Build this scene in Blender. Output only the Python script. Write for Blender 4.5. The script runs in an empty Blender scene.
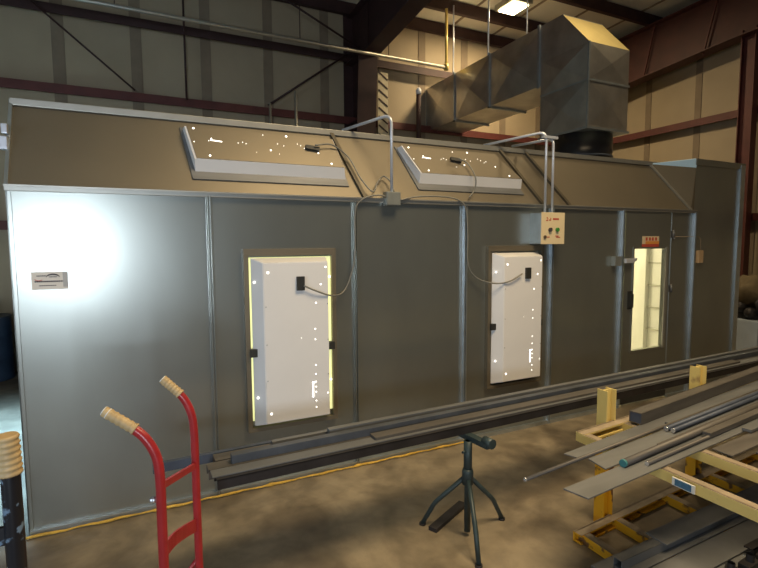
import bpy, bmesh, math, random
from mathutils import Vector, Matrix
random.seed(7)
S=bpy.context.scene; COL=S.collection
# ---------------------------------------------------------------- materials
def nmat(name):
    m=bpy.data.materials.new(name); m.use_nodes=True
    nt=m.node_tree; b=nt.nodes['Principled BSDF']; return m,nt,b
def mat(name,col,rough=.6,metal=0.,var=.12,scale=6.,bump=0.,bscale=40.,spec=.5,stretch=(1,1,1)):
    m,nt,b=nmat(name); N=nt.nodes; L=nt.links
    tc=N.new('ShaderNodeTexCoord'); mp=N.new('ShaderNodeMapping'); mp.inputs['Scale'].default_value=stretch
    L.new(tc.outputs['Object'],mp.inputs[0])
    n=N.new('ShaderNodeTexNoise'); n.inputs['Scale'].default_value=scale; n.inputs['Detail'].default_value=5
    L.new(mp.outputs[0],n.inputs['Vector'])
    r=N.new('ShaderNodeValToRGB'); r.color_ramp.elements[0].position=.3; r.color_ramp.elements[1].position=.72
    r.color_ramp.elements[0].color=(*[c*(1-var) for c in col],1); r.color_ramp.elements[1].color=(*[min(1,c*(1+var)) for c in col],1)
    L.new(n.outputs['Fac'],r.inputs[0]); L.new(r.outputs[0],b.inputs['Base Color'])
    b.inputs['Roughness'].default_value=rough; b.inputs['Metallic'].default_value=metal
    b.inputs['Specular IOR Level'].default_value=spec
    if bump:
        n2=N.new('ShaderNodeTexNoise'); n2.inputs['Scale'].default_value=bscale; n2.inputs['Detail'].default_value=3
        L.new(mp.outputs[0],n2.inputs['Vector'])
        bp=N.new('ShaderNodeBump'); bp.inputs['Strength'].default_value=bump; bp.inputs['Distance'].default_value=.02
        L.new(n2.outputs['Fac'],bp.inputs['Height']); L.new(bp.outputs[0],b.inputs['Normal'])
    return m
def worn(name,col,col2,rough=.5,metal=0.,scale=9,thr=(.52,.6)):
    m,nt,b=nmat(name); N=nt.nodes; L=nt.links
    tc=N.new('ShaderNodeTexCoord'); n=N.new('ShaderNodeTexNoise'); n.inputs['Scale'].default_value=scale; n.inputs['Detail'].default_value=7
    L.new(tc.outputs['Object'],n.inputs['Vector'])
    r=N.new('ShaderNodeValToRGB'); r.color_ramp.elements[0].position=thr[0]; r.color_ramp.elements[1].position=thr[1]
    r.color_ramp.elements[0].color=(*col,1); r.color_ramp.elements[1].color=(*col2,1)
    L.new(n.outputs['Fac'],r.inputs[0]); L.new(r.outputs[0],b.inputs['Base Color'])
    b.inputs['Roughness'].default_value=rough; b.inputs['Metallic'].default_value=metal
    return m
def emit(name,col,st):
    m,nt,b=nmat(name); b.inputs['Base Color'].default_value=(*col,1)
    b.inputs['Emission Color'].default_value=(*col,1); b.inputs['Emission Strength'].default_value=st; return m

GALV=mat('galvanised_sheet',(.335,.35,.325),.30,.80,.07,2.2,.06,1.1,stretch=(1,1,.5))
HIPM=mat('galvanised_slope_sheet',(.215,.185,.135),.5,.6,.06,2.0)  # wall sheet again, with warm overhead reflections browned into the colour
FLANGE=mat('bright_galvanised_flange',(.50,.55,.58),.34,.85,.1,9.)
RIBM=mat('brown_rib',(.10,.085,.06),.5,.4,.1,6)
EAVE=mat('eave_flashing',(.44,.43,.39),.42,.7,.06,6.)
DUCT=mat('duct_galvanised',(.60,.59,.56),.33,.92,.18,3.5,.08,3.)
BLACKD=mat('black_duct',(.018,.018,.022),.28,.3,.2,8.)
WHITE=mat('white_enamel',(.80,.79,.79),.38,0,.02,4.)
WHITE2=mat('white_lining',(.85,.84,.78),.5,0,.03,2.)
LINER=mat('wall_insulation',(.37,.30,.20),.75,0,.08,1.4,.12,5.)
CEIL=mat('roof_insulation',(.62,.58,.47),.8,0,.07,1.5,.1,4.)
SEAM=mat('insulation_seam',(.22,.17,.115),.8,0,.1,5.)
REDRAF=mat('dark_red_steel',(.065,.018,.014),.6,0,.2,4.)
REDST=mat('red_oxide_steel',(.095,.022,.018),.6,0,.22,5.)
DARKST=mat('dark_brown_steel',(.035,.013,.012),.65,0,.25,5.)
GPIPE=mat('grey_pipe',(.42,.40,.34),.4,.6,.1,12)
YPIPE=mat('yellow_pipe',(.62,.46,.12),.4,.2,.1,12)
COND=mat('electrical_conduit',(.62,.66,.74),.3,.35,.05,12)  # blue tint in the base colour stands for reflected daylight
JB=mat('junction_box_steel',(.36,.38,.36),.45,.7,.08,15)
CABLE=mat('grey_cable',(.22,.215,.19),.5,.2,.05,30)
DARKP=mat('dark_plate',(.035,.035,.032),.5,.2,.1,30)
CREAM=mat('cream_enamel',(.78,.64,.40),.45,0,.03,10)
REDT=mat('red_print',(.52,.08,.05),.6,0,.05,10)
BLKT=mat('black_print',(.06,.05,.055),.6,0,.05,10)
GRNB=mat('green_button',(.05,.25,.05),.35,0,.05,10)
ORNG=mat('orange_print',(.75,.30,.06),.6,0,.05,10)
TANS=mat('sign_tan',(.72,.55,.35),.6,0,.05,10)
STKR=mat('sticker_vinyl',(.74,.68,.60),.5,0,.03,14)
STKG=mat('sticker_grey',(.42,.40,.38),.5,0,.05,20)
YFOAM=mat('yellow_sealant',(.60,.36,.05),.6,0,.25,12,.5,60)
PINK=mat('dull_red_paint',(.36,.022,.026),.32,0,.14,20)
GRIP=mat('tan_grip_rubber',(.50,.36,.18),.5,0,.18,30)
GRIPW=mat('worn_white_tip',(.8,.78,.72),.45,0,.08,30)
TEAL=mat('dark_teal_paint',(.030,.050,.055),.45,.1,.25,12)
BLKP=worn('scuffed_black_paint',(.012,.013,.018),(.16,.24,.34),.35,.1,34,(.58,.64))
STEEL=mat('mill_scale_steel',(.115,.105,.095),.55,.35,.22,7,stretch=(.3,2,2))
STEEL2=mat('grey_flat_steel',(.165,.17,.175),.5,.35,.18,6,stretch=(.3,2,2))
STEELB=mat('blue_grey_steel',(.06,.075,.11),.55,.2,.2,7)
STEELD=mat('dark_steel',(.035,.032,.034),.5,.4,.25,7)
STEELL=mat('cold_grey_plate',(.17,.175,.18),.6,.3,.25,4)
TIP=mat('bright_cut_end',(.75,.78,.85),.25,.8,.05,20)
TEALEND=mat('teal_painted_end',(.05,.22,.24),.5,0,.1,20)
YEL=worn('rusted_yellow_paint',(.72,.36,.012),(.16,.075,.03),.5,0,13,(.56,.64))
YELP=worn('pale_yellow_paint',(.74,.58,.20),(.40,.26,.10),.5,0,7,(.62,.70))
YTOP=mat('dirty_flange_top',(.30,.24,.17),.6,.1,.25,12)
BLUEL=mat('blue_paper_label',(.06,.16,.26),.5,0,.2,60)
WLAB=mat('white_paper_label',(.75,.75,.70),.6,0,.03,10)
BRNBAR=mat('rusty_flat_bar',(.11,.075,.05),.7,.2,.25,12)
DRUM=mat('dark_blue_drum_paint',(.030,.05,.085),.4,.1,.2,5)
JAR=mat('white_plastic',(.72,.72,.68),.45,0,.06,8)
CANVAS=mat('brown_canvas',(.13,.10,.055),.8,0,.2,9,.4,12)
PALEB=mat('pale_blue_paint',(.36,.42,.50),.5,0,.08,5)
CONC=None
def concrete():
    m,nt,b=nmat('stained_concrete'); N=nt.nodes; L=nt.links
    tc=N.new('ShaderNodeTexCoord')
    def noise(sc,det,dist=0.):
        n=N.new('ShaderNodeTexNoise'); n.inputs['Scale'].default_value=sc; n.inputs['Detail'].default_value=det; n.inputs['Distortion'].default_value=dist
        L.new(tc.outputs['Object'],n.inputs['Vector']); return n
    def ramp(src,p0,c0,p1,c1):
        r=N.new('ShaderNodeValToRGB'); r.color_ramp.elements[0].position=p0; r.color_ramp.elements[1].position=p1
        r.color_ramp.elements[0].color=(*c0,1); r.color_ramp.elements[1].color=(*c1,1); L.new(src,r.inputs[0]); return r
    a=ramp(noise(2.1,9,.4).outputs['Fac'],.32,(.185,.152,.104),.68,(.31,.258,.178))
    s=ramp(noise(1.3,6,.8).outputs['Fac'],.40,(.45,.43,.42),.56,(1,1,1))
    t=ramp(noise(7,8,.3).outputs['Fac'],.35,(.72,.70,.68),.6,(1.05,1.03,1.0))
    mx=N.new('ShaderNodeMix'); mx.data_type='RGBA'; mx.blend_type='MULTIPLY'; mx.inputs[0].default_value=.8
    L.new(a.outputs[0],mx.inputs[6]); L.new(s.outputs[0],mx.inputs[7])
    m2=N.new('ShaderNodeMix'); m2.data_type='RGBA'; m2.blend_type='MULTIPLY'; m2.inputs[0].default_value=.8
    L.new(mx.outputs[2],m2.inputs[6]); L.new(t.outputs[0],m2.inputs[7]); L.new(m2.outputs[2],b.inputs['Base Color'])
    rr=ramp(noise(3,5).outputs['Fac'],.3,(.42,.42,.42),.7,(.68,.68,.68)); L.new(rr.outputs[0],b.inputs['Roughness'])
    bp=N.new('ShaderNodeBump'); bp.inputs['Strength'].default_value=.12; bp.inputs['Distance'].default_value=.01
    L.new(noise(30,6).outputs['Fac'],bp.inputs['Height']); L.new(bp.outputs[0],b.inputs['Normal'])
    return m
CONC=concrete()
def glass():
    m,nt,b=nmat('clear_glass'); b.inputs['Base Color'].default_value=(1,1,1,1); b.inputs['Roughness'].default_value=.02
    b.inputs['Transmission Weight'].default_value=1; b.inputs['IOR'].default_value=1.1
    return m
GLASS=glass()
GAPGLOW=emit('gap_glow',(.86,.88,.42),.8)  # emissive strip standing in for light leaking round the housing
SPECK=emit('glowing_speck',(1,.96,.86),3.)  # glowing discs and slots set on the light boxes as bright specks
LAMPE=emit('lamp_lens',(1,.80,.45),14)
TUBEE=emit('fluorescent_tube',(1,.93,.66),6)
# ---------------------------------------------------------------- geometry helpers
def bm_new(): return bmesh.new()
def box(bm,a,b,bev=0.,rot=None,mi=0):
    a=Vector(a);b=Vector(b);c=(a+b)/2;d=b-a
    r=bmesh.ops.create_cube(bm,size=1.); vs=r['verts']
    bmesh.ops.scale(bm,vec=[abs(x) for x in d],verts=vs)
    if bev>0:
        fs=set(); es=set()
        for v in vs:
            for e in v.link_edges: es.add(e)
        rr=bmesh.ops.bevel(bm,geom=list(es),offset=bev,segments=2,affect='EDGES',profile=.7)
        vs=list({v for f in rr['faces'] for v in f.verts})
        # collect full island
        st=list(vs); seen=set(vs)
        while st:
            v=st.pop()
            for e in v.link_edges:
                w=e.other_vert(v)
                if w not in seen: seen.add(w); st.append(w)
        vs=list(seen)
    if rot is not None: bmesh.ops.transform(bm,matrix=rot,verts=vs)
    bmesh.ops.translate(bm,vec=c,verts=vs)
    if mi:
        for f in {f for v in vs for f in v.link_faces}: f.material_index=mi
    return vs
def bar(bm,p,q,w,h,up=(0,0,1),bev=0.,mi=0):
    """rectangular bar from p to q, w across, h along up"""
    p=Vector(p);q=Vector(q);d=(q-p);L=d.length;x=d.normalized();u=Vector(up)
    y=u.cross(x).normalized(); z=x.cross(y)
    M=Matrix((x,y,z)).transposed().to_4x4()
    c=(p+q)/2
    return box(bm,c-Vector((L/2,w/2,h/2)),c+Vector((L/2,w/2,h/2)),bev,M,mi)
def tube(bm,pts,r,n=12,closed=False,cap=True,smooth=True,mi=0):
    pts=[Vector(p) for p in pts]; rad=r if isinstance(r,(list,tuple)) else [r]*len(pts)
    rings=[]; prev=None
    for i,p in enumerate(pts):
        t=(pts[min(i+1,len(pts)-1)]-pts[max(i-1,0)]).normalized()
        if prev is None:
            a=Vector((0,0,1)) if abs(t.z)<.9 else Vector((1,0,0)); u=t.cross(a).normalized()
        else: u=(prev-t*prev.dot(t)).normalized()
        prev=u; w=t.cross(u)
        rings.append([bm.verts.new(p+(u*math.cos(2*math.pi*k/n)+w*math.sin(2*math.pi*k/n))*rad[i]) for k in range(n)])
    for a,b in zip(rings,rings[1:]):
        for k in range(n):
            f=bm.faces.new((a[k],a[(k+1)%n],b[(k+1)%n],b[k])); f.smooth=smooth; f.material_index=mi
    if cap:
        f=bm.faces.new(rings[0][::-1]); f.material_index=mi
        f=bm.faces.new(rings[-1]); f.material_index=mi
def spline(ctrl,n=8):
    P=[Vector(p) for p in ctrl]; P=[P[0]*2-P[1]]+P+[P[-1]*2-P[-2]]; out=[]
    for i in range(1,len(P)-2):
        a,b,c,d=P[i-1:i+3]
        for k in range(n):
            t=k/n; out.append(.5*((2*b)+(c-a)*t+(2*a-5*b+4*c-d)*t*t+(3*b-a-3*c+d)*t**3))
    out.append(P[-2]); return out
def fillet(pts,r=.05,n=6):
    P=[Vector(p) for p in pts]; out=[P[0]]
    for a,b,c in zip(P,P[1:],P[2:]):
        u=(a-b).normalized();v=(c-b).normalized(); s=b+u*r;e=b+v*r
        for k in range(n+1):
            t=k/n; out.append((1-t)**2*s+2*t*(1-t)*b+t*t*e)
    out.append(P[-1]); return out
def lathe(bm,prof,c,n=32,mi=0):
    c=Vector(c); rings=[[bm.verts.new(c+Vector((r*math.cos(2*math.pi*k/n),r*math.sin(2*math.pi*k/n),z))) for k in range(n)] for r,z in prof]
    for a,b in zip(rings,rings[1:]):
        for k in range(n):
            f=bm.faces.new((a[k],a[(k+1)%n],b[(k+1)%n],b[k])); f.smooth=True; f.material_index=mi
    bm.faces.new(rings[0][::-1]); bm.faces.new(rings[-1])
def poly(bm,pts,d,mi=0):
    """polygon extruded by vector d"""
    a=[bm.verts.new(Vector(p)) for p in pts]; b=[bm.verts.new(Vector(p)+Vector(d)) for p in pts]; n=len(a)
    fs=[bm.faces.new(a),bm.faces.new(b[::-1])]
    for k in range(n): fs.append(bm.faces.new((a[k],b[k],b[(k+1)%n],a[(k+1)%n])))
    for f in fs: f.material_index=mi
    bmesh.ops.recalc_face_normals(bm,faces=fs)
def obj(name,bm,ms,parent=None,label=None):
    me=bpy.data.meshes.new(name); bmesh.ops.recalc_face_normals(bm,faces=bm.faces[:]); bm.to_mesh(me); bm.free()
    for m in (ms if isinstance(ms,(list,tuple)) else [ms]): me.materials.append(m)
    o=bpy.data.objects.new(name,me); COL.objects.link(o)
    if parent is not None:
        o.parent=parent
        w=Matrix.Identity(4); q=parent
        while q is not None:
            w=Matrix.LocRotScale(q.location,q.rotation_euler,q.scale)@w; q=q.parent
        o.data.transform(w.inverted())
    if label: o['label']=label
    return o
def tag(o,label,cat,group=None,kind=None):
    o['label']=label;o['category']=cat
    if group:o['group']=group
    if kind:o['kind']=kind
    return o
def thing(name,label,cat,loc=(0,0,0),group=None):
    o=bpy.data.objects.new(name,None); COL.objects.link(o); o.location=loc; o.empty_display_size=.1
    return tag(o,label,cat,group)
def struct(name,bm,m):
    o=obj(name,bm,m); o['kind']='structure'; return o
def copy_tree(o,parent=None):
    c=o.copy(); COL.objects.link(c); c.parent=parent
    for ch in list(o.children): copy_tree(ch,c)
    return c
def B(name,a,b,m,parent=None,bev=0.,label=None):
    bm=bm_new(); box(bm,a,b,bev); return obj(name,bm,m,parent,label)
def T(name,pts,r,m,parent=None,n=12,label=None):
    bm=bm_new(); tube(bm,pts,r,n); return obj(name,bm,m,parent,label)
# ---------------------------------------------------------------- building shell
BY,EX=5.0,9.6
bm=bm_new(); box(bm,(-9,-9,-.2),(EX,BY+2.,0)); struct('floor',bm,CONC)
def roofz(y): return 6.18+(BY-y)/26
bm=bm_new(); box(bm,(-9,BY,0),(EX+.1,BY+.1,roofz(BY)))
for k in range(18):
    x=-8.2+k*1.02; box(bm,(x,BY-.012,0),(x+.16,BY,roofz(BY)-.02),0,None,1)
struct('wall_back',bm,[LINER,SEAM])
bm=bm_new(); poly(bm,[(EX,-9,0),(EX,BY,0),(EX,BY,roofz(BY)),(EX,-9,roofz(-9))],(.1,0,0))
for k in range(14):
    y=BY-.62-k*1.02; box(bm,(EX-.012,y-.12,0),(EX,y,roofz(BY)-.1),0,None,1)
struct('wall_right',bm,[LINER,SEAM])
bm=bm_new(); poly(bm,[(-9,BY+.1,roofz(BY)),(-9,-9,roofz(-9)),(-9,-9,roofz(-9)+.1),(-9,BY+.1,roofz(BY)+.1)],(EX+9.1,0,0))
for k in range(18):
    x=-8.5+k*1.02; bar(bm,(x,BY,roofz(BY)-.006),(x,-9,roofz(-9)-.006),.05,.012,mi=1)
struct('ceiling',bm,[CEIL,SEAM])

def ibeam(bm,p,q,d,w,up,tf=.018,tw=.014,mi=0):
    p=Vector(p);q=Vector(q);u=Vector(up).normalized()
    x=(q-p).normalized();y=u.cross(x).normalized();u=x.cross(y)
    bar(bm,p+u*(d/2-tf/2),q+u*(d/2-tf/2),w,tf,u,mi=mi); bar(bm,p-u*(d/2-tf/2),q-u*(d/2-tf/2),w,tf,u,mi=mi)
    bar(bm,p,q,tw,d-2*tf,u,mi=mi)
def cbeam(bm,p,q,d,w,up,side=1,t=.012,mi=0):
    """C/Z purlin, web height d, flange width w"""
    p=Vector(p);q=Vector(q);u=Vector(up).normalized();x=(q-p).normalized();y=u.cross(x).normalized();u=x.cross(y)
    bar(bm,p,q,t,d,u,mi=mi)
    for s in (1,-1): bar(bm,p+u*s*(d/2-t/2)+y*side*w/2,q+u*s*(d/2-t/2)+y*side*w/2,w,t,u,mi=mi)
# girts on the back wall (flat channels lying against the wall)
def girt(a,b,label,m=REDST,up=(0,0,1),d=.2,w=.16,name='wall_girt',side=1):
    bm=bm_new(); bar(bm,a,b,w,.03,up); 
    a=Vector(a);b=Vector(b)
    x=(b-a).normalized(); y=Vector(up).cross(x).normalized()
    bar(bm,a+y*side*w/2-Vector((0,0,.05)),b+y*side*w/2-Vector((0,0,.05)),.02,.13,up)
    o=obj(name,bm,m); return tag(o,label,'wall beam')
girt((-9,4.9,4.13),(EX,4.9,4.13),'dark red horizontal wall beam just above the booth roof along the back wall',side=-1)
girt((-9,4.9,5.22),(EX,4.9,5.22),'dark horizontal wall beam high on the back wall behind the long grey pipe',DARKST,side=-1,w=.2)
girt((-9,4.9,2.18),(-1.2,4.9,2.18),'dark red wall beam seen low past the left end of the booth',side=-1)
girt((EX-.1,-9,4.1),(EX-.1,BY,4.1),'red horizontal beam crossing the tan right wall above the booth',side=1)
girt((EX-.1,-9,2.3),(EX-.1,BY,2.3),'red wall beam at head height right of the red column',side=1)
girt((EX-.1,-9,5.45),(EX-.1,BY,5.45),'red wall beam up under the big rafter on the right wall',side=1)
# columns
c=thing('steel_column','broad dark red tapered steel column rising behind the middle of the booth','column',(3.9,4.8,0))
bm=bm_new(); poly(bm,[(3.65,4.98,0),(3.65,4.70,0),(3.65,4.30,5.1),(3.65,4.30,6.1),(3.65,4.98,6.1)],(.014,0,0)); obj('web',bm,DARKST,c)
bm=bm_new(); poly(bm,[(3.47,4.70,0),(3.47,4.685,0),(3.47,4.285,5.1),(3.47,4.30,5.1)],(.36,0,0)); obj('front_flange',bm,DARKST,c)
B('rear_flange',(3.47,4.975,0),(3.83,4.99,6.1),DARKST,c)
bm=bm_new()
for z in (2.9,4.0,5.1): box(bm,(3.48,4.40+(5.1-z)*.08,z),(3.65,4.97,z+.012))
obj('stiffener',bm,DARKST,c)
c=thing('steel_column','tall red steel column against the right wall behind the booth end tower','column',(9.2,1.25,0))
B('web',(9.24,1.14,0),(9.254,1.335,5.35),REDST,c)
B('flange',(9.17,1.335,0),(9.33,1.35,5.35),REDST,c); B('flange',(9.17,1.13,0),(9.33,1.145,5.35),REDST,c)
# rafters
def rafter(X,pts_bot,ytop0,ytop1,label,m,w=.3):
    r=thing('roof_rafter',label,'roof beam',(X,pts_bot[0][0],pts_bot[0][1]))
    top=[(X,y,roofz(y)-.22) for y in (ytop1,ytop0)]
    bm=bm_new(); poly(bm,[(X,y,z) for y,z in pts_bot]+top,(.014,0,0)); obj('web',bm,m,r)
    bm=bm_new()
    for (y0,z0),(y1,z1) in zip(pts_bot,pts_bot[1:]): bar(bm,(X+.007,y0,z0),(X+.007,y1,z1),w,.02)
    obj('bottom_flange',bm,m,r)
    bm=bm_new(); bar(bm,(X+.007,ytop0,roofz(ytop0)-.22),(X+.007,ytop1,roofz(ytop1)-.22),w,.02); obj('top_flange',bm,m,r)
    return r
r=rafter(3.68,[(4.30,5.10),(2.7,5.27),(-9,5.6)],4.98,-9,'dark red deep roof rafter running from the middle column overhead',DARKST)
r=rafter(9.2,[(4.98,4.80),(3.49,5.06),(1.45,5.24),(-9,5.7)],4.98,-9,'big dark red roof rafter with narrow stiffener plates at upper right',REDRAF)
for y in (3.1,1.95,.7):
    bm=bm_new(); bar(bm,(9.14,y,5.08+(3.5-y)*.05),(9.14,y-.22,6.1),.03,.02,(0,1,0)); obj('stiffener_plate',bm,REDST,r)
# purlins
for y,lab in ((4.85,'dark eave purlin where the roof meets the back wall'),(4.05,'dark roof purlin, second out from the back wall'),(2.95,'dark roof purlin passing over the bend of the duct'),(1.7,'dark roof purlin in front of the duct bend'),):
    bm=bm_new(); z=roofz(y)-.12; cbeam(bm,(-9,y,z),(EX,y,z),.2,.08,(0,0,1)); tag(obj('roof_purlin',bm,DARKST),lab,'roof beam')
for y in (.5,-.8,-2.1,-3.4):
    bm=bm_new(); z=roofz(y)-.12; cbeam(bm,(-9,y,z),(EX,y,z),.2,.08,(0,0,1)); tag(obj('roof_purlin',bm,DARKST),'dark roof purlin overhead towards the front of the building','roof beam','roof purlins near the front')
# cross bracing rods and vertical rods at the back wall
def rod(name,pts,r,m,label,cat,n=10,parent=None): return tag(T(name,pts,r,m,None,n),label,cat)
rod('brace_rod',[(-1.34,4.72,5.28),(.0,4.72,4.15)],.014,DARKST,'thin dark brace rod slanting down to the right at upper left','brace')
rod('brace_rod',[(2.0,4.72,4.16),(3.44,4.62,5.2)],.018,DARKST,'dark brace rod slanting up to the column over the long pipe','brace')
rod('brace_rod',[(1.9,4.55,6.0),(3.6,4.5,5.25)],.018,DARKST,'dark brace rod slanting down to the top of the middle column','brace')
rod('vertical_rod',[(.72,4.72,6.0),(.72,4.72,4.1)],.016,DARKST,'thin dark vertical rod on the back wall over the first roof light','rod')
rod('vent_pipe',[(2.35,4.3,2.76),(2.35,4.3,4.32)],.022,GPIPE,'pale thin vertical pipe standing behind the booth roof left of the column','pipe')
rod('vent_pipe',[(2.0,4.6,2.76),(2.0,4.6,4.16)],.02,GPIPE,'short pale pipe stub under the end of the slanting brace','pipe')
rod('vent_pipe',[(4.72,4.4,2.76),(4.72,4.4,4.6)],.045,DARKST,'dark vertical pipe with a white cap near the duct end','pipe').name='capped_pipe'
bpy.data.objects['capped_pipe'].name='capped_pipe'
pp=bpy.data.objects['capped_pipe']; bm=bm_new(); lathe(bm,[(.05,4.58),(.052,4.66),(.03,4.70)],(4.72,4.4,0)); obj('cap',bm,WHITE,pp,'white rounded cap')
# long pipe
p=thing('overhead_pipe','long grey pipe hung across the back wall and past the column','pipe',(1,4.0,5.06))
T('pipe_run',[(-6,4.0,5.06),(5.08,4.0,4.985)],.028,GPIPE,p,14)
T('drop_hanger',[(5.06,4.0,4.97),(5.06,4.0,6.0)],.024,YPIPE,p,12,'yellow vertical hanger pipe')
for x in (-3,-.2,2.35,3.9):
    T('hanger_rod',[(x,4.0,5.0),(x,4.0,6.05)],.007,DARKST,p,8)
bm=bm_new(); lathe(bm,[(.04,4.94),(.045,5.0),(.04,5.05)],(5.06,4.0,0)); obj('elbow_fitting',bm,YPIPE,p)
# pale strip with diagonal marks beside the column
s=thing('upright_strip','pale upright strip with dark diagonal marks right beside the dark red column','strip',(4.12,4.75,2.8))
B('backing',(4.05,4.74,2.8),(4.26,4.76,5.0),mat('pale_strip',(.62,.55,.38),.7),s)
bm=bm_new()
for k in range(13):
    z=2.95+k*.16; bar(bm,(4.06,4.735,z+.13),(4.25,4.735,z),.006,.028)
obj('diagonal_marks',bm,DARKST,s)
# ---------------------------------------------------------------- duct
def cross_panel(bm,a,b,c,d,h=.035):
    """rectangular panel a b c d (ccw outside) with a pyramid cross break"""
    a,b,c,d=[Vector(v) for v in (a,b,c,d)]; n=(b-a).cross(d-a).normalized(); m=(a+b+c+d)/4+n*h
    v=[bm.verts.new(x) for x in (a,b,c,d,m)]
    for i in range(4): bm.faces.new((v[i],v[(i+1)%4],v[4]))
DX0,DX1=5.246,6.0
d=thing('air_duct','large galvanised rectangular air duct with cross-creased panels running to the back wall','duct',(5.62,1.4,3.34))
bm=bm_new()   # drop box + chamfered elbow
zb,zm,zt=3.34,3.93,4.40; y0,y1=1.0,1.84
for za,zc in ((zb,zm),(zm,zt)):
    cross_panel(bm,(DX0,y1,za),(DX0,y0,za),(DX0,y0,zc),(DX0,y1,zc)); cross_panel(bm,(DX0,y0,za),(DX1,y0,za),(DX1,y0,zc),(DX0,y0,zc))
    cross_panel(bm,(DX1,y0,za),(DX1,y1,za),(DX1,y1,zc),(DX1,y0,zc)); 
cross_panel(bm,(DX1,y1,zb),(DX0,y1,zb),(DX0,y1,4.05),(DX1,y1,4.05)); cross_panel(bm,(DX0,y1,zb),(DX1,y1,zb),(DX1,y0,zb),(DX0,y0,zb),.005)
yt,ztt=1.45,4.90
for X,s_ in ((DX0,1),(DX1,-1)):
    vs=[bm.verts.new(Vector(p)) for p in ((X,y1,zt),(X,y0,zt),(X,yt,ztt),(X,y1,ztt))]; bm.faces.new(vs if s_>0 else vs[::-1])
obj('elbow_box',bm,DUCT,d)
bm=bm_new(); cross_panel(bm,(DX0,y0,zt),(DX1,y0,zt),(DX1,yt,ztt),(DX0,yt,ztt),.004); obj('chamfered_cheek',bm,mat('duct_lamp_yellow',(.60,.50,.22),.4,.7,.06,4),d,'slanting top face with lamp light painted in yellow')  # yellow lamp light painted into this face; same duct sheet as the rest
B('top_sheet',(DX0,yt,ztt),(DX1,5.0,ztt+.01),DUCT,d)
ys=[1.84,3.0,4.0,5.0]
for ya,yc in zip(ys,ys[1:]):
    bm=bm_new(); zl=4.08
    cross_panel(bm,(DX0,yc,zl),(DX0,ya,zl),(DX0,ya,ztt),(DX0,yc,ztt),.045)
    cross_panel(bm,(DX1,ya,zl),(DX1,yc,zl),(DX1,yc,ztt),(DX1,ya,ztt),.022)
    cross_panel(bm,(DX0,yc,zl),(DX1,yc,zl),(DX1,ya,zl),(DX0,ya,zl),.015)
    obj('duct_section',bm,DUCT,d)
for y in (3.0,4.0):
    bm=bm_new(); box(bm,(DX0-.025,y-.02,4.05),(DX0,y+.02,4.93)); box(bm,(DX1,y-.02,4.05),(DX1+.025,y+.02,4.93)); box(bm,(DX0-.025,y-.02,4.05),(DX1+.025,y+.02,4.078)); obj('joint_flange',bm,FLANGE,d)
bm=bm_new(); box(bm,(DX0-.025,1.86,4.05),(DX0,1.90,4.93)); obj('joint_flange',bm,FLANGE,d)
bm=bm_new(); box(bm,(DX0-.012,y0-.012,zm-.012),(DX0,y1,zm+.012)); box(bm,(DX0-.012,y0-.012,zm-.012),(DX1+.012,y0,zm+.012)); box(bm,(DX0-.014,y0-.014,zb),(DX0+.01,y0+.01,zt))
obj('corner_seam',bm,FLANGE,d)
B('bottom_collar',(DX0-.02,y0-.02,zb-.03),(DX1+.02,y1+.02,zb),FLANGE,d)
for x,y in ((DX0-.02,3.02),(DX0-.02,4.02),(DX0+.05,2.2)):
    T('hanger_rod',[(x,y,4.9),(x,y,6.1)],.013 if y!=2.2 else .01,COND,d,8)
c=thing('exhaust_stack','black round exhaust stack between the booth roof and the square duct','stack',(5.62,1.42,2.76))
bm=bm_new(); lathe(bm,[(.40,2.76),(.40,3.31)],(5.62,1.42,0),48); obj('pipe',bm,BLACKD,c)
bm=bm_new(); lathe(bm,[(.402,3.0),(.41,3.01),(.402,3.02)],(5.62,1.42,0),48); obj('band',bm,STEELB,c)
# ---------------------------------------------------------------- the spray booth
L_,R_,XF=-.72,6.90,5.93; H=2.207; HR=2.765; SB=.295; DEPTH=4.0
bo=thing('paint_spray_booth','long galvanised sheet-metal spray booth with sloped upper panels filling the building','booth',(3,0,0))
seams=[L_,.433,1.544,2.613,3.662,4.682,XF]
# door occupies X 4.72..5.50
def wall(name,x0,x1,z0,z1,m=GALV,th=.05,y=0.): return B(name,(x0,y,z0),(x1,y+th,z1),m,bo)
for a,b in zip(seams,seams[1:-1]): wall('wall_panel',a,b,0,H)
wall('wall_panel',5.53,XF,0,H)
def holed(name,x0,x1,z0,z1,hx0,hx1,hz0,hz1,y0,y1,m,parent):
    bm=bm_new()
    for q in (((x0,z0),(hx0,z1)),((hx1,z0),(x1,z1)),((hx0,z0),(hx1,hz0)),((hx0,hz1),(hx1,z1))): box(bm,(q[0][0],y0,q[0][1]),(q[1][0],y1,q[1][1]))
    bmesh.ops.remove_doubles(bm,verts=bm.verts[:],dist=.0005)
    return obj(name,bm,m,parent)
wall('header_panel',4.682,5.53,2.185,H)
dr=holed('door',4.735,5.515,.02,2.18,4.875,5.425,.615,1.775,-.012,.03,GALV,bo)
holed('window_frame',4.865,5.435,.60,1.785,4.885,5.415,.625,1.765,-.018,.032,GALV,dr)
B('window_frame_edge',(5.412,-.026,.61),(5.445,-.012,1.78),EAVE,dr)
B('edge_strip',(5.505,-.016,.05),(5.515,-.012,2.17),FLANGE,dr)
B('window_pane',(4.88,.006,.62),(5.42,.012,1.76),GLASS,dr)
bm=bm_new(); box(bm,(4.815,-.055,1.12),(4.85,-.012,1.27),.006); box(bm,(4.80,-.02,1.10),(4.865,-.012,1.30)); obj('handle',bm,DARKP,dr,'dark upright pull handle')
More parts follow.
